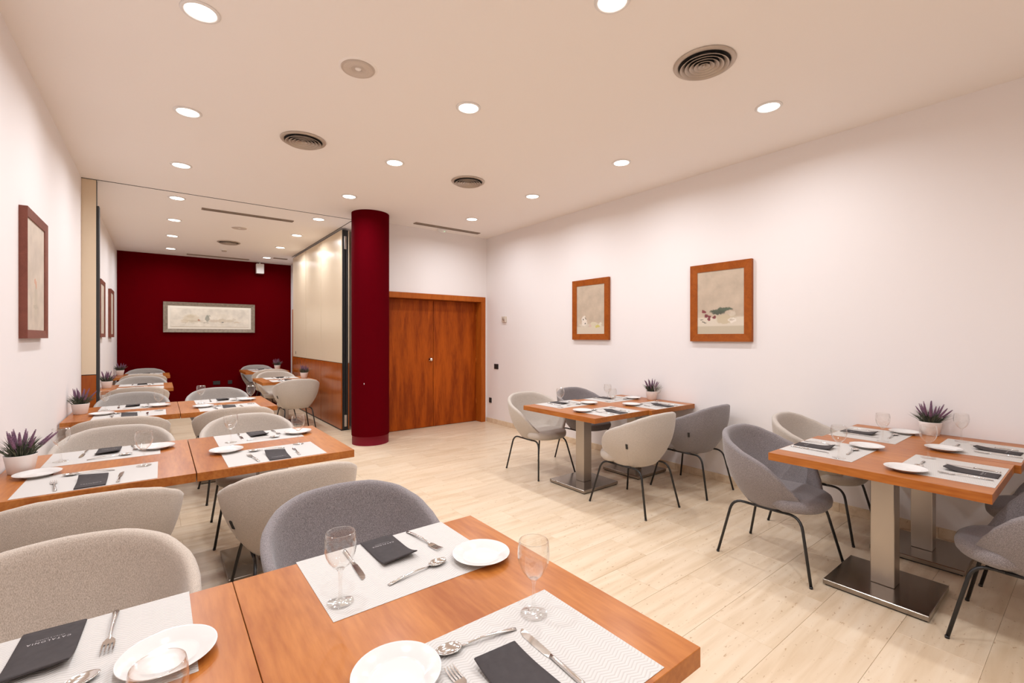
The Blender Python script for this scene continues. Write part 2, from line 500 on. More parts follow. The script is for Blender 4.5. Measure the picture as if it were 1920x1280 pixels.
wall('wall_left', 'long white left wall beside the table row', M['wall'], (XL - .12, XL, YN - .12, YF + .12, -.1, ZC))
wall('wall_right', 'long white right wall with two framed paintings', M['wall'], (XR, XR + .12, YN - .12, YD + .3, -.1, ZC))
wall('wall_rear', 'white wall behind the viewer', M['wall'], (XL, XR, YN - .12, YN, -.1, ZC))
wall('wall_end', 'deep crimson end wall of the far room', M['red'], (XL, XB + .12, YF, YF + .12, -.1, ZC))
DX0, DX1, DZ = 2.61, 4.445, 2.135                  # double door frame outer edges
wall('wall_door', 'white wall above and around the double wooden door', M['wall'],
     (XB, DX0, YD, YD + .28, -.1, ZC), (DX0, DX1, YD, YD + .28, DZ, ZC), (DX1, XR, YD, YD + .28, -.1, ZC),
     (DX0, DX1, YD + .2, YD + .28, -.1, DZ))
wall('wall_far_side', 'white side wall of the far room behind the folded partition', M['wall'], (XB, XB + .12, YD + .28, YF, -.1, ZC))


def baseboard(name, label, along, at, lo, hi, side, seed):
    """stone skirting: grout strip with separate slabs"""
    rnd = random.Random(seed)
    mb = MB()
    th = .012 * side
    a, b = sorted((at, at + th * .8))
    if along == 'y': mb.box(a, b, lo, hi, 0, .07)
    else: mb.box(lo, hi, a, b, 0, .07)
    o = struct(mb.obj(name, M['grout']), label, 'baseboard')
    p = lo
    while p < hi - .01:
        q = min(hi, p + (.305 if rnd.random() < .45 else .61))
        a, b = sorted((at, at + th))
        m_ = MB()
        if along == 'y': m_.bbox(a, b, p + .001, q - .001, .0005, .075, .0015)
        else: m_.bbox(p + .001, q - .001, a, b, .0005, .075, .0015)
        m_.obj('tile', M['trav'], o)
        p = q
    return o


baseboard('baseboard_right', 'beige stone skirting along the right wall', 'y', XR, YN, YD, -1, 4)
baseboard('baseboard_left', 'beige stone skirting along the left wall', 'y', XL, YN, YP, 1, 5)
baseboard('baseboard_far_left', 'beige stone skirting along the far room left wall', 'y', XL, YP + .12, YF, 1, 6)
baseboard('baseboard_end', 'stone skirting along the crimson end wall', 'x', YF, XL + .02, XB - .02, -1, 7)

# double door
d = struct(link('door_1', None, None, ((DX0 + DX1) / 2, YD, 0)), 'double cherry wood door with flamed veneer', 'door')
hw = (DX1 - DX0) / 2
FW = .085
for s in (-1, 1):
    m_ = MB(); x0, x1 = sorted((s * hw, s * (hw - FW)))
    m_.bbox(x0, x1, -.02, .19, 0, DZ - FW, .003); m_.obj('door_jamb', M['frame'], d)
m_ = MB(); m_.bbox(-hw, hw, -.02, .19, DZ - FW, DZ, .003); m_.obj('door_head', M['frame'], d)
lw = (hw - FW)
for s in (-1, 1):
    m_ = MB(); m_.bbox(-lw / 2 + .003, lw / 2 - .003, 0, .045, .006, DZ - FW - .004, .002)
    leaf = m_.obj('door_leaf', M['door'], d, (s * lw / 2, .14, 0))
    m_ = MB()
    for zz in (.3, 1.0, 1.75): m_.tube([(s * (lw / 2 - .006), -.004, zz), (s * (lw / 2 - .006), -.004, zz + .09)], .006)
    m_.obj('hinge', M['frame'], leaf)
    if s < 0:
        m_ = MB()
        rs = [(.0, 0), (.030, 0), (.030, .006), (.012, .010), (.012, .028), (.024, .034), (.027, .045), (.022, .055), (.0, .058)]
        m_.rings([[(lw / 2 - .055 + r * math.cos(2 * PI * i / 20), -y, 1.09 + r * math.sin(2 * PI * i / 20)) for i in range(20)] for r, y in rs], True, False, False)
        tag(m_.obj('door_knob', M['chrome'], leaf), 'round chrome door knob')

# door standing in the side wall of the far room
d2 = struct(link('door_2', None, None, (XB, 11.0, 0)), 'narrow wooden door in the side wall of the far room', 'door')
m_ = MB(); m_.bbox(-.03, -.002, -.40, .40, .005, 2.02, .003); m_.obj('door_leaf', M['door'], d2)
for s in (-1, 1):
    m_ = MB(); y0, y1 = sorted((s * .40, s * .47)); m_.bbox(-.045, -.001, y0, y1, 0, 2.09, .003); m_.obj('door_jamb', M['frame'], d2)
m_ = MB(); m_.bbox(-.045, -.001, -.40, .40, 2.02, 2.09, .003); m_.obj('door_head', M['frame'], d2)

# pillar
pl = thing('pillar', 'round crimson pillar beside the double door', 'pillar', (2.315, 6.225, 0))
m_ = MB(); m_.lathe([(.25, .12), (.25, ZC)], 48); m_.obj('shaft', M['pillar'], pl)
m_ = MB(); m_.lathe([(.243, .0), (.243, .12), (.25, .12)], 48); m_.obj('plinth', M['pbase'], pl)
m_ = MB(); m_.lathe([(0, 0), (.004, .0), (.004, .02), (0, .02)], 6, (-.16, -.197, .82)); tag(m_.obj('chip', M['white'], pl), 'tiny white chip in the paint')

# ceiling track of the folding partition
tr = MB(); tr.box(XL, 2.23, YP - .004, YP + .004, ZC - .004, ZC); tr.box(2.222, 2.23, YP, 10.55, ZC - .004, ZC)
struct(tr.obj('trim_1', M['dark']), 'thin dark partition track line across the ceiling', 'track')

PZ = 1.045


def panel(label, x, y0, y1, near_edge):
    """folding wall panel standing along Y: two skins on a black core"""
    t = thing('partition_panel', label, 'panel', (x, (y0 + y1) / 2, 0), group='folding wall panels')
    h = (y1 - y0) / 2 - .009
    m_ = MB(); m_.box(.014, .106, -h + .004, h - .004, .02, 3.12); m_.obj('core', M['rubber'], t)
    for a, b in ((0, .014), (.106, .12)):
        m_ = MB(); m_.bbox(a, b, -h, h, PZ + .004, 3.115, .002); m_.obj('upper_skin', M['cream'], t)
        m_ = MB(); m_.bbox(a, b, -h, h, .018, PZ - .004, .002); m_.obj('lower_skin', M['panelwood'], t)
    m_ = MB(); m_.box(-.001, .121, -h, h, .002, .018); m_.obj('floor_seal', M['rubber'], t)
    if near_edge:
        m_ = MB(); m_.box(.035, .05, -h - .012, -h + .004, .25, 2.98); m_.box(.07, .085, -h - .012, -h + .004, .25, 2.98)
        m_.obj('edge_gasket', M['black'], t)
        m_ = MB(); m_.bbox(.04, .075, -h - .016, -h + .002, 2.82, 3.02, .003); m_.obj('edge_catch', M['steel'], t)
        m_ = MB(); m_.bbox(.045, .08, -h - .016, -h + .002, .06, .24, .003); m_.obj('foot_bolt', M['vent'], t)
    return t


panel('cream and wood folding panel nearest the pillar with black end', 2.235, 7.24, 8.38, True)
panel('middle folding panel of the cream and wood stack', 2.235, 8.38, 9.43, False)
pk = panel('farthest folding panel of the stack with black keyhole', 2.235, 9.43, 10.5, False)
m_ = MB(); m_.rings([[(dx, .28 + .012 * math.cos(2 * PI * i / 12), 1.13 + .033 * math.sin(2 * PI * i / 12)) for i in range(12)] for dx in (-.004, .002)])
m_.obj('keyhole', M['black'], pk)

jb = thing('partition_post', 'narrow cream and wood partition post fixed on the left wall', 'panel', (XL, YP, 0))
m_ = MB(); m_.box(0, .112, .012, .10, .012, 3.14); m_.obj('core', M['rubber'], jb)
m_ = MB(); m_.bbox(0, .118, 0, .014, PZ + .004, 3.145, .002); m_.obj('upper_skin', M['cream'], jb)
m_ = MB(); m_.bbox(0, .118, 0, .014, .006, PZ - .004, .002); m_.obj('lower_skin', M['panelwood'], jb)
m_ = MB(); m_.bbox(.112, .142, .004, .106, .006, 2.87, .003); m_.obj('edge_gasket', M['rubber'], jb)
m_ = MB(); m_.box(.112, .122, .004, .09, 2.87, 3.145); m_.obj('edge_strip', M['black'], jb)

# ------------------------------------------------------------------ ceiling fittings
def lamp_mesh():
    a = MB(); a.lathe([(.070, 0), (.089, 0), (.091, -.003), (.086, -.008), (.074, -.009), (.070, -.004), (.070, 0)], 36)
    b = MB(); b.lathe([(0, -.0045), (.071, -.0045)], 36)
    return fixn(a.mesh('trim_ring', M['white'])), b.mesh('diffuser', M['lamp'])


RING, DISC = lamp_mesh()
LD = bpy.data.lights.new('downlight_beam', 'AREA')
LD.shape = 'DISK'; LD.size = .138; LD.energy = LAMP_POWER; LD.color = LAMP_COLOR; LD.spread = R(164)


def downlight(x, y, label, group='recessed ceiling downlights'):
    t = thing('downlight', label, 'ceiling light', (x, y, ZC), group=group)
    link('trim_ring', RING, t); link('diffuser', DISC, t)
    o = link('beam', LD, t, (0, 0, -.012))
    return t


LY = [-1.16, .185, 1.53, 2.89, 4.235, 5.585, 6.93, 8.25, 9.56, 10.95]
ordn = ['first', 'second', 'third', 'fourth', 'fifth', 'sixth', 'seventh', 'eighth']
for x, row, first, last in ((.17, 'left', 3, 9), (1.815, 'middle', 2, 9), (3.565, 'right', 2, 5)):
    for i, y in enumerate(LY[:last + 1]):
        if i < first and row == 'right': continue        # that end of the room is unlit
        if i < first:
            downlight(x, y, 'round recessed downlight outside the picture behind the viewer', 'downlights out of view')
        else:
            downlight(x, y, 'round glowing downlight, %s from the camera in the %s ceiling row' % (ordn[i - first], row))


def diffuser(x, y, label):
    t = thing('air_diffuser', label, 'air vent', (x, y, ZC), group='round ceiling diffusers')
    m_ = MB(); m_.lathe([(0, -.002), (.155, -.002)], 40); m_.obj('shade_backing', M['dark'], t)  # dark colour stands in for shade inside the duct; ceiling is uncut
    m_ = MB(); m_.lathe([(.150, -.001), (.180, -.001), (.182, -.004), (.178, -.010), (.158, -.014), (.150, -.008), (.150, -.001)], 48); m_.obj('flange', M['vent'], t)
    for i, r in enumerate((.142, .114, .087, .060, .034)):
        m_ = MB(); z0 = -.030 + .001 * i
        m_.lathe([(r - .028, -.006), (r - .006, z0 + .004), (r, z0), (r + .001, z0 + .003), (r - .005, z0 + .008), (r - .025, -.004)], 40)
        m_.obj('ring', M['vent'], t)
    m_ = MB(); m_.lathe([(.0, -.028), (.008, -.027), (.012, -.02), (.008, -.003)], 20); m_.obj('centre_cone', M['vent'], t)


diffuser(2.68, 1.53, 'round concentric air diffuser nearest the right wall, largest in view')
diffuser(.985, 4.235, 'round concentric air diffuser left of the middle downlight row')
diffuser(2.67, 4.26, 'round concentric air diffuser ahead of the red pillar')
diffuser(.985, 9.6, 'round concentric air diffuser in the far room ceiling')


def speaker(x, y, label):
    t = thing('ceiling_speaker', label, 'speaker', (x, y, ZC), group='ceiling speakers')
    m_ = MB(); m_.lathe([(.0, -.006), (.112, -.006), (.118, 0)], 40); m_.obj('rim', M['ceil'], t)
    m_ = MB(); m_.lathe([(.02, -.0065), (.05, -.010), (.085, -.010), (.104, -.0062)], 40)
    for q in range(9):
        r = .026 + q * .009
        m_.lathe([(r - .0025, -.0095), (r, -.0125), (r + .0025, -.0095)], 36)
    m_.obj('grille', M['speaker'], t)
    m_ = MB(); m_.lathe([(0, -.011), (.018, -.0105), (.02, -.006)], 20); m_.obj('badge', M['ceil'], t)


speaker(.995, 2.89, 'round perforated ceiling speaker in the near room')
speaker(.985, 8.24, 'round ceiling speaker in the far room')


def linear_vent(x0, x1, y, label):
    t = thing('linear_vent', label, 'air vent', ((x0 + x1) / 2, y, ZC), group='linear slot vents')
    h = (x1 - x0) / 2
    m_ = MB(); m_.box(-h, h, -.035, .035, -.002, 0); m_.obj('shade_backing', M['dark'], t)  # near-black strip paints the shade between slats, no recess behind it
    for s in (-1, 1):
        m_ = MB(); y0, y1 = sorted((s * .045, s * .028)); m_.bbox(-h - .015, h + .015, y0, y1, -.012, 0, .002); m_.obj('frame_rail', M['slot'], t)
        m_ = MB(); x0_, x1_ = sorted((s * h, s * (h + .015))); m_.bbox(x0_, x1_, -.028, .028, -.012, 0, .002); m_.obj('frame_end', M['slot'], t)
    m_ = MB(); m_.bbox(-h, h, -.007, .007, -.011, -.001, .002); m_.obj('slat', M['slot'], t)


linear_vent(.455, 1.54, 7.29, 'long slot vent in the far room ceiling near the partition track')
linear_vent(.455, 1.54, 11.46, 'long slot vent in the ceiling along the crimson end wall')
linear_vent(3.02, 4.13, 6.28, 'long slot vent in the ceiling above the double door')
linear_vent(1.95, 2.19, 10.9, 'short slot vent in the ceiling beyond the folded panels')

t = thing('smoke_detector', 'small domed detector with green light above the double door', 'detector', (3.55, 6.43, ZC))
m_ = MB(); m_.lathe([(.085, 0), (.085, -.012), (.07, -.02)], 28); m_.obj('base', M['white'], t)
m_ = MB(); m_.lathe([(.07, -.02), (.05, -.036), (0, -.042)], 28); m_.obj('dome', M['white'], t)
m_ = MB(); m_.lathe([(0, 0), (.007, 0), (.007, -.006), (0, -.007)], 10, (.01, -.055, -.033)); m_.obj('indicator', M['green_led'], t)
t = thing('smoke_detector', 'small white detector on the far room ceiling before the red wall', 'detector', (.995, 10.45, ZC))
m_ = MB(); m_.lathe([(.06, 0), (.06, -.015), (.05, -.022)], 24); m_.obj('base', M['white'], t)
m_ = MB(); m_.lathe([(.045, -.022), (.04, -.04), (0, -.046)], 24); m_.obj('dome', M['vent'], t)

t = thing('loudspeaker', 'small white box speaker hung high before the crimson wall', 'speaker', (1.80, 11.70, 3.0))
m_ = MB(); m_.bbox(-.078, .078, -.06, .05, -.115, .105, .008); m_.obj('cabinet', M['white'], t)
m_ = MB(); m_.tube([(0, 0, .10), (0, 0, .15)], .012); m_.box(-.02, .02, .045, .118, .02, .05); m_.obj('bracket', M['white'], t)

# ------------------------------------------------------------------ wall plates
def wplate(name, label, cat, y, z, w, h, mat, dark, n):
    t = thing(name, label, cat, (XR, y, z))
    m_ = MB(); m_.bbox(-.010, 0, -w / 2, w / 2, -h / 2, h / 2, .002); m_.obj('plate', mat, t)
    for i in range(n):
        a = -w / 2 + .008 + i * (w - .016) / n; b = a + (w - .016) / n - .003
        m_ = MB(); m_.bbox(-.014, -.009, a, b, -h / 2 + .01, h / 2 - .01, .001); m_.obj('rocker' if cat == 'switch' else 'insert', dark, t)


wplate('light_switch', 'black double light switch on the right wall near the door', 'switch', 6.256, .96, .115, .085, M['black'], M['rubber'], 2)
wplate('wall_socket', 'black power socket low on the right wall near the door', 'socket', 6.43, .378, .07, .085, M['black'], M['rubber'], 1)
t = thing('thermostat', 'small ivory thermostat with dial on the right wall', 'thermostat', (XR, 6.02, 1.745))
m_ = MB(); m_.bbox(-.032, 0, -.055, .055, -.05, .045, .005); m_.obj('housing', M['beigeplastic'], t)
m_ = MB(); m_.rings([[(x, -.012 + r * math.cos(2 * PI * i / 20), r * math.sin(2 * PI * i / 20)) for i in range(20)] for x, r in ((-.031, .027), (-.042, .025), (-.042, .001))]); m_.obj('dial', M['vent'], t)
for i, (x, lab, w) in enumerate(((.985, 'wide black socket low on the crimson end wall', .13), (1.235, 'narrow black socket low on the crimson end wall', .08))):
    t = thing('wall_socket', lab, 'socket', (x, YF, .46))
    m_ = MB(); m_.bbox(-w / 2, w / 2, -.012, 0, -.04, .04, .002); m_.obj('plate', M['black'], t)
    m_ = MB(); m_.bbox(-w / 2 + .01, w / 2 - .01, -.016, -.011, -.028, .028, .001); m_.obj('insert', M['rubber'], t)

# ------------------------------------------------------------------ pictures (built in local X/Z facing -Y)
def picture(label, loc, rz, w, h, fw, depth, fmat, canvas_mat, liner=None):
    t = thing('painting', label, 'painting', loc, rz)
    x, z = w / 2, h / 2
    def rail(p, q, ip, iq):
        # mitred rail: outer edge p-q, inner edge ip-iq
        m_ = MB(); y0, y1, yi = -depth, 0, -depth + .008
        vs_ = [(p[0], y1, p[1]), (q[0], y1, q[1]), (iq[0], y1, iq[1]), (ip[0], y1, ip[1]),
               (p[0], y0, p[1]), (q[0], y0, q[1]), (iq[0], yi, iq[1]), (ip[0], yi, ip[1])]
        m_.add(vs_, [(0, 1, 2, 3), (7, 6, 5, 4), (0, 4, 5, 1), (1, 5, 6, 2), (2, 6, 7, 3), (3, 7, 4, 0)])
        me = fixn(m_.mesh('frame_rail', fmat)); link('frame_rail', me, t)
    O = [(-x, -z), (x, -z), (x, z), (-x, z)]
    I = [(-x + fw, -z + fw), (x - fw, -z + fw), (x - fw, z - fw), (-x + fw, z - fw)]
    for i in range(4):
        j = (i + 1) % 4; rail(O[i], O[j], I[i], I[j])
    if liner:
        m_ = MB(); m_.box(-x + fw, x - fw, -depth * .75, -.002, -z + fw, z - fw); m_.obj('liner', M['ivory'], t)
        g = fw + liner
        m_ = MB(); m_.bbox(-x + g - .006, x - g + .006, -depth * .75 - .005, -depth * .75, -z + g - .006, z - g + .006, .002); m_.obj('inner_mount', M['ivory'], t)
        m_ = MB(); m_.box(-x + g, x - g, -depth * .75 - .007, -depth * .75 - .004, -z + g, z - g); m_.obj('canvas', canvas_mat, t)
    else:
        m_ = MB(); m_.box(-x + fw - .004, x - fw + .004, -depth + .014, -.002, -z + fw - .004, z - fw + .004); m_.obj('canvas', canvas_mat, t)
    return t


PW, PH, FWD = .635, .79, .076
cs = (PW - 2 * FWD, PH - 2 * FWD)
W_ = (.74, .67, .58)
p1 = painting('faint_fruit_painting', (.50, .40, .30),
              [(.30, .18, .22, .035, (.62, .56, .46), .8), (.28, .24, .10, .07, W_, .9), (.26, .31, .085, .06, W_, .9), (.25, .29, .02, .018, (.05, .05, .04), .9), (.31, .21, .02, .015, (.06, .06, .05), .9),
               (.33, .31, .02, .018, (.12, .11, .08), .8), (.63, .18, .16, .055, (.62, .55, .40), .9), (.76, .155, .075, .032, (.55, .48, .12), .9), (.85, .19, .05, .035, (.66, .60, .48), .9), (.5, .17, .04, .03, (.6, .42, .36), .8)],
              cs, cloth=[(.14, .16, (.60, .52, .41))])
p2 = painting('roses_and_bowl_painting', (.50, .40, .30),
              [(.6, .27, .26, .03, (.5, .42, .3), .7), (.60, .23, .17, .075, (.52, .43, .29), .9), (.46, .35, .17, .04, (.06, .075, .05), .95), (.58, .38, .13, .035, (.09, .11, .075), .95), (.68, .38, .09, .018, (.1, .12, .08), .9), (.40, .375, .04, .02, (.08, .10, .07), .9),
               (.14, .36, .045, .028, (.19, .025, .035), .95), (.20, .29, .045, .026, (.17, .02, .03), .95), (.27, .27, .04, .025, (.2, .03, .04), .95), (.37, .265, .05, .026, (.18, .025, .035), .95), (.26, .235, .04, .022, (.2, .03, .045), .95),
               (.10, .225, .05, .012, (.15, .14, .10), .8), (.16, .19, .05, .012, (.13, .12, .09), .8), (.76, .21, .085, .042, W_, .95), (.75, .22, .05, .018, (.5, .42, .33), .9), (.76, .31, .07, .045, (.62, .54, .43), .7)],
              cs, cloth=[(.25, .28, (.64, .56, .45)), (.115, .135, (.50, .43, .32))])
p3 = painting('faint_still_life', (.56, .47, .38), [(.5, .25, .12, .16, (.50, .43, .33), .6), (.52, .42, .04, .04, (.6, .22, .1), .8), (.45, .46, .03, .03, (.55, .2, .1), .7), (.5, .34, .06, .10, (.45, .38, .3), .5), (.5, .2, .15, .02, (.4, .34, .26), .5), (.5, .7, .3, .16, (.47, .40, .34), .35)], cs)
p4 = painting('faint_pear_sketch', (.56, .47, .38), [(.5, .2, .10, .07, (.46, .38, .22), .7), (.5, .6, .3, .2, (.5, .42, .34), .3)], cs)
p5 = painting('pale_vase_sketch', (.56, .47, .38), [(.5, .3, .1, .16, (.49, .41, .32), .6)], cs)
picture('cherry framed still life on the right wall nearer the double door', (XR, 4.125, 1.812), R(-90), PW, PH, FWD, .035, M['cherryframe'], p1)
picture('cherry framed red roses and green leaves on the right wall', (XR, 2.378, 1.802), R(-90), PW, PH, FWD, .035, M['cherryframe'], p2)
picture('mahogany framed pale still life on the near left wall', (XL, 4.24, 1.838), R(90), PW, PH, .052, .038, M['mahogany'], p3)
picture('mahogany framed picture half hidden by the black partition edge', (XL, 8.58, 1.845), R(90), PW, PH, .052, .038, M['mahogany'], p4)
picture('mahogany framed picture on the left wall closest to the crimson wall', (XL, 10.2, 1.845), R(90), PW, PH, .052, .038, M['mahogany'], p5)
RW_, RH_ = 1.65, .63
rs_ = (RW_ - .24, RH_ - .24)
p6 = painting('long_table_still_life', (.74, .68, .57),
              [(.25, .45, .10, .22, (.62, .53, .38), .6), (.17, .3, .05, .10, (.60, .5, .36), .6), (.24, .55, .05, .08, (.55, .46, .31), .5), (.30, .3, .10, .06, (.5, .42, .3), .5), (.345, .35, .014, .05, (.42, .17, .10), .8),
               (.45, .45, .028, .18, (.22, .23, .19), .75), (.46, .58, .03, .06, (.3, .31, .25), .7), (.54, .33, .08, .07, (.56, .46, .34), .6), (.64, .34, .05, .13, (.55, .46, .33), .6), (.645, .26, .012, .03, (.10, .12, .14), .8),
               (.74, .34, .06, .08, (.56, .48, .34), .6), (.80, .42, .03, .06, (.6, .52, .40), .6), (.84, .26, .05, .04, (.58, .46, .3), .6), (.42, .22, .05, .02, (.35, .3, .22), .6), (.2, .2, .10, .02, (.5, .43, .32), .6), (.65, .6, .1, .1, (.64, .57, .44), .35)], rs_)
picture('wide silver framed pale still life on the crimson wall', (.885, YF, 1.868), 0, RW_, RH_, .075, .05, M['silver'], p6, liner=.045)

# ------------------------------------------------------------------ furniture prototypes
def table_parts(w, dpt):
    a = MB(); a.bbox(-w / 2, w / 2, -dpt / 2, dpt / 2, .705, .75, .001)
    b = MB(); b.bbox(-.055, .055, -.055, .055, .036, .693, .003)
    c = MB(); c.bbox(-.24, .24, -.235, .235, .008, .036, .003)
    e = MB(); e.box(-.23, .23, -.225, .225, 0, .008)
    g = MB(); g.bbox(-.15, .15, -.2, .2, .693, .705, .002)
    return [('table_top', a.mesh('table_top', M['top'])), ('post', b.mesh('post', M['steel'])), ('base_plate', c.mesh('base_plate', M['plate_steel'])),
            ('base_pad', e.mesh('base_pad', M['rubber'])), ('mounting_plate', g.mesh('mounting_plate', M['black']))]


TPARTS = {}


def table(x0, x1, y0, y1, label, group):
    w, dpt = round(x1 - x0, 3), round(y1 - y0, 3)
    if (w, dpt) not in TPARTS: TPARTS[(w, dpt)] = table_parts(w, dpt)
    t = thing('dining_table', label, 'table', ((x0 + x1) / 2, (y0 + y1) / 2, 0), group=group)
    for n, me in TPARTS[(w, dpt)]: link(n, me, t)
    return t


def sup(phi, a, bb, bf, e=2.5):
    """plan outline: phi 0 at the back (-y), pi at the front (+y)"""
    s, c = math.sin(phi), math.cos(phi)
    x = a * math.copysign(abs(s) ** (2 / e), s)
    y = -math.copysign(abs(c) ** (2 / e), c) * (bb if c > 0 else bf)
    return x, y


def rim_h(phi):
    p = abs((phi + PI) % (2 * PI) - PI)        # 0 back .. pi front
    pts = [(0, .818), (.35, .812), (.7, .79), (1.1, .748), (1.45, .703), (1.7, .658), (1.95, .597), (2.2, .520), (2.4, .458), (2.6, .422), (2.8, .412), (PI, .41)]
    for (a, ha), (b, hb) in zip(pts, pts[1:]):
        if p <= b:
            t = (p - a) / (b - a); t = t * t * (3 - 2 * t) * .35 + t * .65
            return ha + (hb - ha) * t
    return .41


NS = 56
ZB = .372


def chair_shell(mat):
    mb = MB(); rings = []
    T = [0, .04, .1, .18, .28, .4, .52, .64, .76, .87, .95, 1.0]
    def pt(phi, t, inset=0., hh=None):
        h = rim_h(phi)
        z = ZB + (h - ZB) * t
        zr = min(1, (z - ZB) / (.83 - ZB))
        fr = max(0, -math.cos(phi))            # 1 at the front
        g = 1 - (1 - zr) ** 2.6                # flare by true height so the walls lean out evenly
        gf = 1 - (1 - t) ** 2.4
        a = .185 + (.335 - .185) * g
        if fr > 0: a = max(a, .185 + (.235 - .185) * gf)
        bb = .165 + (.31 - .165) * g
        bf = .175 + (.255 - .175) * gf
        x, y = sup(phi, a - inset, bb - inset, bf - inset)
        return (x, y, z)
    ph = [2 * PI * i / NS for i in range(NS)]
    for t in T: rings.append([pt(p, t) for p in ph])
    # rounded rim then the inner face
    def offs(t, inset, dz):
        return [(lambda q: (q[0], q[1], q[2] + dz))(pt(p, t, inset)) for p in ph]
    rings.append(offs(1, .006, .009)); rings.append(offs(1, .018, .013)); rings.append(offs(1, .030, .008)); rings.append(offs(1, .036, -.004))
    for t in (.92, .8, .66, .5, .35, .2):
        r = []
        for p in ph:
            q = pt(p, t, .038); z = max(q[2], .405)
            r.append((q[0], q[1], min(z, rim_h(p) - .006)))
        rings.append(r)
    mb.rings(rings, True, True, True, True)
    return fixn(mb.mesh('shell', mat)), pt


def chair_seat(mat, pt):
    mb = MB(); ph = [2 * PI * i / NS for i in range(NS)]
    rs = []
    for k, (inset, z) in enumerate(((.045, .380), (.018, .386), (.004, .402), (.0, .422), (.0, .440), (.006, .456), (.022, .467), (.06, .474), (.13, .476), (.2, .474))):
        r = []
        for p in ph:
            fr = max(0, -math.cos(p)); w_ = min(1, fr / .35); w_ = w_ * w_ * (3 - 2 * w_)
            a, bb, bf = .205 + .044 * w_ - inset, .20 - inset, .294 - inset * .9
            r_ = sup(p, a, bb, bf)
            zz = z if k > 2 else z * w_ + (1 - w_) * max(z, .405)
            r.append((r_[0], r_[1], zz - .010 * fr * fr * (1 if k > 3 else 0)))
        rs.append(r)
    mb.rings(rs, True, True, True, True)
    return fixn(mb.mesh('seat', mat))


def bez(p0, p1, p2, n=6):
    p0, p1, p2 = Vector(p0), Vector(p1), Vector(p2)
    return [p0 * (1 - t) ** 2 + p1 * 2 * t * (1 - t) + p2 * t * t for t in [i / n for i in range(n + 1)]]


LEGM = {}
for sx in (-1, 1):
    for sy in (-1, 1):
        foot = Vector((sx * (.258 if sy > 0 else .232), sy * .285, 0))
        knee = Vector((sx * .188, sy * .205, .372))
        start = Vector((sx * .180, sy * .10, .366))
        k2 = knee + (foot - knee) * .2
        k1 = knee + (start - knee) * .7
        m_ = MB(); m_.tube([start] + bez(k1, knee, k2) + [foot + Vector((0, 0, .004))], .0085, 8)
        m_.tube([foot, foot + Vector((0, 0, .012))], .0095, 8)
        LEGM[(sx, sy)] = m_.mesh('leg', M['black'])
RAILM = {}
for sx in (-1, 1):
    m_ = MB(); m_.tube([(sx * .180, -.10, .366), (sx * .178, 0, .364), (sx * .180, .10, .366)], .0085, 8); RAILM[sx] = m_.mesh('side_rail', M['black'])
m_ = MB(); m_.tube([(-.18, 0, .364), (.18, 0, .364)], .0085, 8); m_.box(-.13, .13, -.13, .13, .366, .372); CROSS = m_.mesh('cross_bar', M['black'])
CH = {}


def chair_proto(kind):
    sh, pt = chair_shell(FAB[kind])
    seat = chair_seat(FAB[kind], pt)
    # welted seam lines on the flanks and the little black fabric tag
    sm = []
    for s in (-1, 1):
        p = 2.02 * s
        m_ = MB(); m_.tube([Vector(pt(p, t)) for t in (.12, .3, .5, .7, .85, .98)], .0013, 5); sm.append(m_.mesh('seam', FAB[kind]))
    m_ = MB(); m_.tube([Vector(pt(-1.15, t)) for t in (.04, .15, .3, .46)], .0013, 5); sm.append(m_.mesh('seam', FAB[kind]))
    q0, q1 = Vector(pt(-1.15, .46)), Vector(pt(-1.15, .57))
    n_ = Vector((q0.x, q0.y, -.1)).normalized() * .004
    m_ = MB(); side = Vector((-n_.y, n_.x, 0)).normalized() * .009
    P = [q0 - side, q0 + side, q1 + side, q1 - side]
    m_.add([p - n_ * .5 for p in P] + [p + n_ for p in P], [(0, 1, 2, 3), (7, 6, 5, 4), (0, 4, 5, 1), (1, 5, 6, 2), (2, 6, 7, 3), (3, 7, 4, 0)])
    tg = fixn(m_.mesh('fabric_tag', M['rubber']))
    return sh, seat, sm, tg


CHAIR_COUNT = {}


def chair(kind, x, y, rz, label, group):
    if kind not in CH: CH[kind] = chair_proto(kind)
    sh, seat, sm, tg = CH[kind]
    t = thing('dining_chair', label, 'chair', (x, y, 0), rz, group)
    s_ = link('shell', sh, t)
    for q in sm: link('seam', q, s_)
    link('fabric_tag', tg, s_)
    link('seat', seat, t)
    for k_, me in LEGM.items(): link('leg', me, t)
    for k_, me in RAILM.items(): link('side_rail', me, t)
    link('cross_bar', CROSS, t)
    return t


# ------------------------------------------------------------------ tableware prototypes (local u = diner's right, v = away from the diner)
def outline_solid(pts, zf, th, smooth=True):
    """strip defined by centre line points (y, halfwidth, z)"""
    mb = MB(); rs = []
    for y, hw_, z in pts:
        rs.append([(-hw_, y, z), (-hw_ * .5, y, z + th * .8), (0, y, z + th), (hw_ * .5, y, z + th * .8), (hw_, y, z), (0, y, z - th * .15)])
    mb.rings(rs, True, True, True, smooth)
    return mb


# knife: blade toward +v
KH = outline_solid([(-.105, .0055, .0015), (-.10, .0075, .0015), (-.06, .0068, .002), (-.02, .0058, .0025), (-.004, .0055, .002)], 0, .0055).mesh('handle', M['cutlery'])
mb = MB(); rs = []
for y, l, r_ in ((-.006, -.006, .0055), (.01, -.0085, .0075), (.05, -.0095, .0085), (.085, -.0085, .0085), (.10, -.004, .008), (.108, .003, .0065)):
    rs.append([(l, y, .0008), (r_, y, .0012), (r_, y, .0030), (l, y, .0014)])
mb.rings(rs, True, True, True, False); KB = fixn(mb.mesh('blade', M['cutlery']))
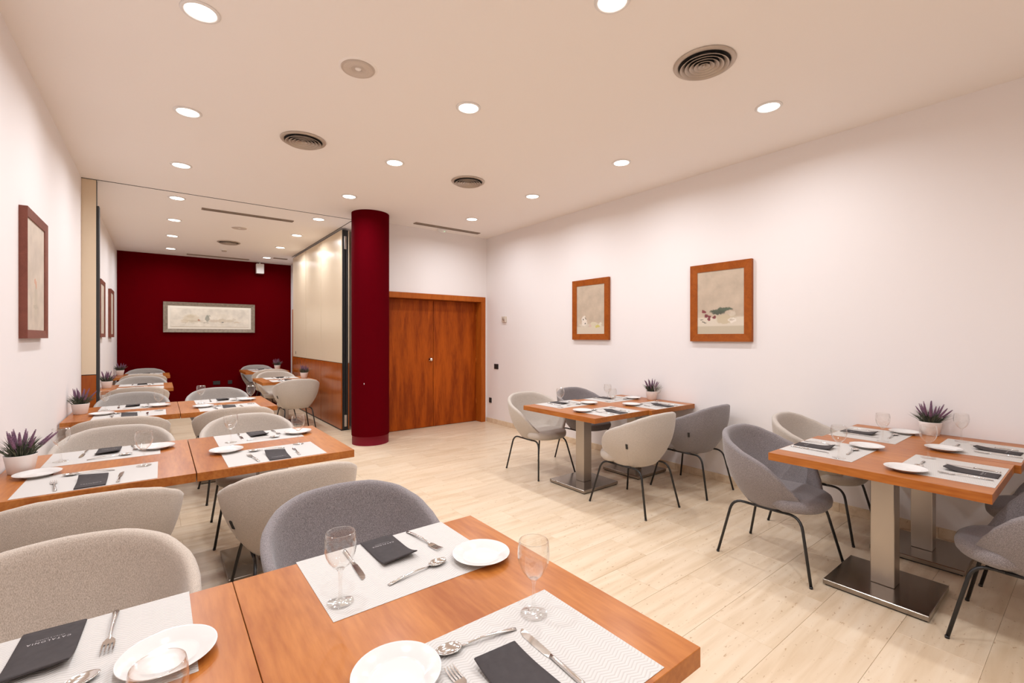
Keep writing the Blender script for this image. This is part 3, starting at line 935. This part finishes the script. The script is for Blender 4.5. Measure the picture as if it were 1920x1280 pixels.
# spoon: handle end at -v, bowl at +v
SH = outline_solid([(-.10, .0062, .0015), (-.09, .0066, .003), (-.05, .0048, .007), (-.01, .0032, .0085), (.02, .003, .006), (.042, .0036, .003)], 0, .0025).mesh('handle', M['cutlery'])
mb = MB(); rs = []
for k, (f_, z) in enumerate(((1, .009), (.93, .0068), (.75, .0040), (.5, .0022), (.22, .0014), (.05, .0012))):
    rs.append([(f_ * .0195 * math.sin(2 * PI * i / 20) * (1 + .10 * math.cos(2 * PI * i / 20)), .070 + f_ * .031 * -math.cos(2 * PI * i / 20), z) for i in range(20)])
rs2 = [[(p[0] * .95, .07 + (p[1] - .07) * .95, p[2] + .0012) for p in r] for r in rs]
mb.rings(rs[::-1] + rs2, True, True, True, True); SB = fixn(mb.mesh('bowl', M['cutlery']))
# fork: handle at -v, tines at +v
FH = outline_solid([(-.10, .0062, .0015), (-.09, .0066, .003), (-.04, .0046, .0075), (.0, .0034, .0085), (.025, .0032, .006), (.04, .0045, .0035)], 0, .0025).mesh('handle', M['cutlery'])
mb = MB()
mb.rings([[(-w, y, z), (w, y, z), (w, y, z + .0018), (-w, y, z + .0018)] for y, w, z in ((.036, .0045, .0035), (.046, .0108, .0022), (.058, .0118, .0016))], True, True, True, False)
for i in range(4):
    x = -.0102 + i * .0068
    mb.rings([[(x - w, y, z), (x + w, y, z), (x + w, y, z + .0017), (x - w, y, z + .0017)] for y, w, z in ((.056, .0018, .0016), (.075, .0016, .0018), (.092, .0013, .0042), (.10, .0007, .0062))], True, True, True, False)
FT = fixn(mb.mesh('tines', M['cutlery']))
# plate
mb = MB(); mb.lathe([(0, .004), (.05, .004), (.056, .0055), (.062, .011), (.088, .0175), (.0905, .0185), (.091, .0175), (.088, .0155), (.062, .0075), (.056, .0), (.05, .0), (.048, .002), (0, .002)], 48)
PLATE = fixn(mb.mesh('dish', M['china']))
mb = MB(); mb.lathe([(.052, .0042), (.0545, .0052), (.057, .0062)], 40); PRING = mb.mesh('well_ring', M['china'])
# wine glass
bowl_o = [(.004, .086), (.012, .090), (.022, .099), (.031, .112), (.037, .126), (.0402, .141), (.0408, .155), (.0395, .170), (.0368, .185)]
mb = MB(); mb.lathe(bowl_o + [(.0362, .1855), (.0356, .185)] + [(r - .0013, z + (.0012 if i < 5 else 0)) for i, (r, z) in list(enumerate(bowl_o))[-2::-1]], 32, cap0=False)
GB = fixn(mb.mesh('bowl', M['thin']))
mb = MB(); mb.lathe([(.0, .0005), (.0335, .0005), (.0345, .0012), (.033, .0022), (.018, .0042), (.0075, .0085), (.0048, .018), (.0042, .045), (.0045, .07), (.0062, .083), (.011, .0895), (0, .0905)], 28)
GS = fixn(mb.mesh('stem', M['solid']))
mb = MB(); mb.lathe([(.0356, .1845), (.0362, .1862), (.0370, .1845)], 32); GR = mb.mesh('rim', M['solid'])
# napkin with the printed hotel name
mb = MB(); rows = []
NV = 14
for j in range(NV + 1):
    v = -.10 + .20 * j / NV
    lift = max(0, (v - .01) / .09) ** 2 * .013
    rows.append((v, lift))
vs_ = []
top_, bot_ = [], []
for v, lf in rows:
    for u in (-.056, -.0535, -.028, 0, .028, .0535, .056):
        edge = 1 if abs(u) > .055 else 0
        tw = lf * (1 + .35 * (-u / .056))
        top_.append((u, v, .0048 - .0018 * edge + tw)); bot_.append((u, v, .0006 + .0016 * edge + tw))
nx = 7; o_ = len(top_)
fs = []
for j in range(NV):
    for i in range(nx - 1):
        a = j * nx + i
        fs.append((a, a + 1, a + nx + 1, a + nx)); fs.append((o_ + a, o_ + a + nx, o_ + a + nx + 1, o_ + a + 1))
for j in range(NV):
    for i in (0, nx - 1):
        a = j * nx + i; fs.append((a, a + nx, o_ + a + nx, o_ + a))
for i in range(nx - 1):
    for j in (0, NV):
        a = j * nx + i; fs.append((a, a + 1, o_ + a + 1, o_ + a))
mb.add(top_ + bot_, fs, False)
NAP = fixn(mb.mesh('napkin', M['napkin']))
NAP.polygons.foreach_set('use_smooth', [len(p.vertices) == 4 and abs(p.normal.z) > .5 for p in NAP.polygons])


def text_mesh(name, body, size, space):
    cu = bpy.data.curves.new(name, 'FONT'); cu.body = body; cu.size = size; cu.align_x = 'CENTER'; cu.space_character = space
    cu.resolution_u = 2
    o = bpy.data.objects.new(name, cu); COL.objects.link(o)
    dg = bpy.context.evaluated_depsgraph_get()
    me = bpy.data.meshes.new_from_object(o.evaluated_get(dg))
    bpy.data.objects.remove(o); me.name = name
    me.materials.clear(); me.materials.append(M['print_'])
    return me


TX1 = text_mesh('lettering', 'CATALONIA', .0105, 1.35)
TX2 = text_mesh('small_lettering', 'HOTELS & RESORTS', .0042, 1.35)
mb = MB(); mb.bbox(-.255, .255, -.19, .19, 0, .0012, .0003); MATM = mb.mesh('placemat', M['mat'])

ZT = .75
RND = random.Random(11)


def setting(cx, cy, facing, where, full=True, ov=None):
    """facing +1: diner looks toward +Y (near side); -1: diner looks toward -Y (far side)"""
    ov = ov or {}
    base = 0 if facing > 0 else PI
    c, s = math.cos(base), math.sin(base)
    def W(u, v): return (cx + c * u - s * v, cy + s * u + c * v)
    def J(a): return RND.uniform(-a, a)
    def put(name, label, cat, u, v, z, rot, grp):
        x, y = W(u, v)
        return thing(name, label, cat, (x, y, z), base + rot, grp)
    zt = ZT + .0002
    zm = ZT + .0016
    x, y = W(0, 0)
    o = link('placemat', MATM, None, (x, y, zt), base + J(.006)); tag(o, 'pale woven placemat, ' + where, 'placemat', 'woven placemats')
    du, dv = ov.get('napkin', (J(.008), -.078 + J(.006)))
    x, y = W(du, dv)
    n = link('napkin', NAP, None, (x, y, zm), base + J(.05)); tag(n, 'folded charcoal paper napkin, ' + where, 'napkin', 'folded charcoal napkins')
    link('lettering', TX1, n, (0, -.042, .0052)); link('small_lettering', TX2, n, (0, -.051, .0052))
    u, v = ov.get('knife', (.112 + J(.008), -.055 + J(.02)))
    t = put('table_knife', 'steel table knife, ' + where, 'knife', u, v, zm, J(.06), 'table knives'); link('handle', KH, t); link('blade', KB, t)
    u, v = ov.get('fork', (-.125 + J(.008), -.075 + J(.015)))
    t = put('table_fork', 'steel four-tined fork, ' + where, 'fork', u, v, zm, ov.get('fork_r', .12 + J(.06)), 'table forks'); link('handle', FH, t); link('tines', FT, t)
    u, v = ov.get('spoon', (-.02 + J(.01), .115 + J(.008)))
    t = put('dessert_spoon', 'steel dessert spoon, ' + where, 'spoon', u, v, zm, R(90) + ov.get('spoon_r', .0 + J(.08)), 'dessert spoons'); link('handle', SH, t); link('bowl', SB, t)
    if full:
        u, v = ov.get('plate', (-.215 + J(.01), .135 + J(.008)))
        x, y = W(u, v)
        t = thing('side_plate', 'white china side plate, ' + where, 'plate', (x, y, zm), 0, 'white side plates'); link('dish', PLATE, t); link('well_ring', PRING, t)
        u, v = ov.get('glass', (.20 + J(.01), .12 + J(.008)))
        x, y = W(u, v)
        t = thing('wine_glass', 'clear stemmed wine glass, ' + where, 'glass', (x, y, zm), J(3), 'stemmed wine glasses')
        link('bowl', GB, t); link('stem', GS, t); link('rim', GR, t)


# lavender
def leaf_tuft(seed):
    rnd = random.Random(seed); mb = MB()
    for i in range(230):
        a = rnd.uniform(0, 2 * PI); r0 = rnd.uniform(0, .045)
        lean = rnd.uniform(.05, .9) * (.4 + r0 / .045 * .6); L = rnd.uniform(.06, .118)
        w = rnd.uniform(.0016, .003)
        p0 = Vector((r0 * math.cos(a), r0 * math.sin(a), .082))
        d_ = Vector((math.cos(a) * math.sin(lean), math.sin(a) * math.sin(lean), math.cos(lean)))
        sd = d_.cross(Vector((rnd.uniform(-1, 1), rnd.uniform(-1, 1), .2))).normalized() * w
        mid = p0 + d_ * L * .5; tip = p0 + d_ * L + Vector((math.cos(a), math.sin(a), -.3)) * L * .18
        up = d_.cross(sd).normalized() * w * .5
        mb.add([p0 - sd * .6, p0 + sd * .6, mid + sd, tip, mid - sd, mid + up], [(0, 1, 2, 5), (0, 5, 4), (5, 2, 3), (4, 5, 3)])
    return mb.mesh('foliage', M['leaf'])


def spike_mesh(seed):
    rnd = random.Random(seed); mb = MB()
    mb.tube([(0, 0, 0), (0, 0, .07)], .0012, 5)
    for k_ in range(12):
        z = .055 + k_ * .0056; r = .0058 * (1 - (k_ / 13) ** 2 * .75)
        n = 5
        for i in range(n):
            a = 2 * PI * i / n + k_ * .7 + rnd.uniform(-.2, .2)
            c_ = Vector((math.cos(a) * r * .55, math.sin(a) * r * .55, z)); e = r * .75
            mb.add([c_ + Vector((e, 0, 0)), c_ + Vector((0, e, 0)), c_ + Vector((-e, 0, 0)), c_ + Vector((0, -e, 0)), c_ + Vector((0, 0, e * 1.3)), c_ + Vector((0, 0, -e))],
                   [(0, 1, 4), (1, 2, 4), (2, 3, 4), (3, 0, 4), (1, 0, 5), (2, 1, 5), (3, 2, 5), (0, 3, 5)])
    return mb.mesh('flower_spike', M['flower'])


TUFTS = [leaf_tuft(s) for s in (1, 2, 3)]
SPIKES = [spike_mesh(s) for s in (5, 6)]
mb = MB(); mb.lathe([(0, .0), (.046, 0), (.049, .003), (.064, .092), (.0645, .095), (.061, .095), (.060, .088), (.058, .078)], 36); POT = fixn(mb.mesh('pot', M['pot']))
mb = MB(); mb.lathe([(0, .088), (.03, .086), (.0588, .081)], 24); SOIL = mb.mesh('soil', M['soil'])


def lavender(x, y, label, seed, clear=None):
    rnd = random.Random(seed)
    t = thing('lavender_plant', label, 'plant', (x, y, ZT + .0003), rnd.uniform(0, 6), 'potted lavender plants')
    rz = t.rotation_euler.z
    link('pot', POT, t); link('soil', SOIL, t)
    tag(link('foliage', TUFTS[seed % 3], t), kind='stuff')
    for i in range(16):
        a = 2 * PI * i / 16 * 2.62 + rnd.uniform(-.3, .3); rr = rnd.uniform(.1, 1)
        lean = .05 + .80 * rr
        if clear is not None:                      # keep the stems off the wall
            wx = math.cos(a + rz)
            if wx * clear > 0: lean *= (1 - .75 * abs(wx))
        s_ = link('flower_spike', SPIKES[i % 2], t, (.03 * rr * math.cos(a), .03 * rr * math.sin(a), .088))
        s_.rotation_euler = (0, lean, a); sc_ = rnd.uniform(.95, 1.3); s_.scale = (sc_ * .9, sc_ * .9, sc_)


# ------------------------------------------------------------------ tables, chairs and settings
# key: (x0, x1, y0, y1, table label, phrase used by the settings)
TB = dict(
    FL=(-.645, .1655, .562, 1.53, 'orange wood dining table in the foreground, left one of the pair', 'foreground table, left of its seam'),
    FR=(.1668, .970, .562, 1.53, 'orange wood dining table in the foreground, right one with free corner', 'foreground table, right of its seam'),
    SL=(-.645, .150, 2.865, 3.855, 'wood table by the left wall with the nearest lavender pot', 'wall table with the nearest lavender pot'),
    SR=(.154, .962, 2.862, 3.852, 'wood table between the nearest lavender table and the aisle', 'aisle table beside the nearest lavender table'),
    TL=(-.645, .152, 5.20, 6.18, 'wood table against the left wall just before the partition post', 'wall table just before the partition post'),
    TR=(.156, .958, 5.19, 6.17, 'wood table by the aisle just before the partition track', 'aisle table just before the partition track'),
    BL=(-.645, .155, 7.92, 8.87, 'far room table by the left wall, just past the partition', 'far room left table just past the partition'),
    CL=(-.645, .155, 10.43, 11.36, 'far room table by the left wall, closest to the crimson wall', 'far room left table closest to crimson wall'),
    BR=(1.255, 2.055, 7.92, 8.87, 'far room table beside the folded cream panels, nearer one', 'far room right table, nearer one'),
    CR=(1.355, 2.155, 10.44, 11.37, 'far room table right of center, closest to the crimson wall', 'far room right table closest to crimson wall'),
    MA=(2.965, 3.712, 2.69, 3.665, 'aisle half of the right wall tables nearer the double door', 'aisle half of the right-wall pair nearer the door'),
    MW=(3.718, 4.465, 2.655, 3.63, 'wall half of the right wall tables nearer the double door', 'wall half of the right-wall pair nearer the door'),
    NA=(2.935, 3.715, .315, 1.262, 'aisle half of the right wall tables at the picture edge', 'aisle half of the right-wall pair at picture edge'),
    NW=(3.719, 4.466, .29, 1.237, 'wall half of the right wall tables at the picture edge', 'wall half of the right-wall pair at picture edge'),
)
for k_, (x0, x1, y0, y1, lab, ph_) in TB.items():
    table(x0, x1, y0, y1, lab, 'orange wood pedestal tables')

OVR = {
    ('FR', -1): dict(c=(.592, 1.350), glass=(.214, .116), napkin=(-.002, -.09), knife=(.118, -.065), fork=(-.125, -.083), fork_r=.13, spoon=(-.018, .101), spoon_r=.14, plate=(-.218, .135)),
    ('FR', 1): dict(c=(.592, .762), glass=(.158, .124), napkin=(-.008, -.045), knife=(.086, -.015), fork=(-.108, -.015), fork_r=.02, spoon=(-.015, .119), spoon_r=-.16, plate=(-.207, .126)),
    ('FL', -1): dict(c=(-.19, 1.352), napkin=(.012, -.088), fork=(-.1, -.09), fork_r=-.03, spoon=(0, .115), spoon_r=.4, plate=(-.205, .105)),
    ('FL', 1): dict(c=(-.20, .765), glass=(.198, .146)),
    ('SR', 1): dict(c=(.548, 3.07), plate=(-.224, .21), glass=(.172, .165)), ('SR', -1): dict(c=(.556, 3.655), glass=(.18, .10), plate=(-.245, .05)),
    ('SL', 1): dict(c=(-.262, 3.07), plate=(-.225, .22), glass=(.195, .13)), ('SL', -1): dict(c=(-.25, 3.66), glass=(.19, .07), plate=(-.24, .01)),
}
for k_, (x0, x1, y0, y1, lab, ph_) in TB.items():
    for fc in (1, -1):
        ov = dict(OVR.get((k_, fc), {}))
        cx = (x0 + x1) / 2 + (.0 if k_[1] != 'L' else .0)
        if k_ in ('BL', 'CL', 'TL'): cx += .04
        if k_ in ('MA',): cx += .03
        if k_ in ('MW', 'NW'): cx += -.03
        cy = (y0 + .196) if fc > 0 else (y1 - .196)
        cx, cy = ov.pop('c', (cx, cy))
        side = 'near setting, ' if fc > 0 else 'far setting, '
        setting(cx, cy, fc, side + ph_, full=k_[0] not in 'BC', ov=ov)

lavender(-.568, 3.43, 'lavender in white pot, largest and nearest on the left wall', 3, -1)
lavender(-.572, 5.72, 'lavender in white pot just before the partition post', 4, -1)
lavender(-.575, 8.40, 'lavender in white pot on the left table past the black edge', 5, -1)
lavender(-.575, 11.05, 'lavender in white pot at left, closest to the crimson wall', 6, -1)
lavender(1.97, 8.42, 'lavender in white pot before the folded panels', 7)
lavender(2.03, 11.0, 'lavender in white pot at right, closest to the crimson wall', 8)
lavender(4.385, 3.13, 'lavender in white pot on the right wall tables nearer the door', 9, 1)
lavender(4.385, .78, 'lavender in white pot on the right wall tables at picture edge', 10, 1)

NEAR, FAR = 0, PI
G = 'tub dining chairs'
# (fabric, x, y, facing, label)
for kind, x, y, rz, lab in (
    ('beige', -.225, 1.685, FAR, 'oatmeal tub chair behind the foreground left table'),
    ('grey', .60, 1.70, FAR, 'slate grey tub chair behind the foreground right table'),
    ('beige', -.235, 2.75, NEAR, 'oatmeal tub chair seen from behind at the nearest lavender table'),
    ('beige', .55, 2.66, NEAR, 'oatmeal tub chair seen from behind at the second row aisle table'),
    ('light', -.235, 3.97, FAR, 'pale tub chair facing the camera at the nearest lavender table'),
    ('light', .555, 4.0, FAR, 'pale tub chair facing the camera at the second row aisle table'),
    ('beige', -.25, 4.98, NEAR, 'oatmeal tub chair from behind at the wall table before the partition post'),
    ('beige', .555, 5.02, NEAR, 'oatmeal tub chair from behind at the aisle table before the partition track'),
    ('mid', -.23, 6.46, FAR, 'grey tub chair facing the camera beside the partition post'),
    ('mid', .56, 6.45, FAR, 'grey tub chair facing the camera under the partition track'),
    ('beige', -.22, 7.70, NEAR, 'oatmeal tub chair from behind at the far room left table past the partition'),
    ('mid', -.22, 9.13, FAR, 'grey tub chair facing the camera at the far room left nearer table'),
    ('beige', -.22, 10.32, NEAR, 'oatmeal tub chair from behind at the left table closest to the crimson wall'),
    ('mid', -.22, 11.46, FAR, 'grey tub chair at left with its back to the crimson wall'),
    ('light', 1.66, 7.62, NEAR, 'pale tub chair from behind beside the folded wood panels'),
    ('light', 1.68, 9.13, FAR, 'pale tub chair facing the camera at the far room right nearer table'),
    ('beige', 1.76, 10.25, NEAR, 'oatmeal tub chair from behind at the far room right rear table'),
    ('mid', 1.72, 11.45, FAR, 'grey tub chair at right with its back to the crimson wall'),
    ('light', 3.285, 3.785, FAR, 'pale tub chair at the aisle end of the right tables nearer the door'),
    ('grey', 4.03, 3.80, FAR, 'slate grey tub chair against the wall nearest the double door'),
    ('light', 3.28, 2.515, NEAR, 'pale tub chair seen from behind at the right tables nearer the door'),
    ('grey', 4.09, 2.46, NEAR, 'slate grey tub chair seen from behind against the right wall'),
    ('grey', 3.235, 1.33, FAR, 'slate grey tub chair with open seat at the picture edge tables'),
    ('light', 4.06, 1.36, FAR, 'pale tub chair against the right wall behind the picture edge tables'),
    ('grey', 3.27, .19, NEAR, 'slate grey tub chair cut off by the lower right picture edge'),
    ('grey', 4.05, .17, NEAR, 'slate grey tub chair mostly hidden beneath the table at picture edge'),
):
    chair(kind, x, y, rz, lab, G)
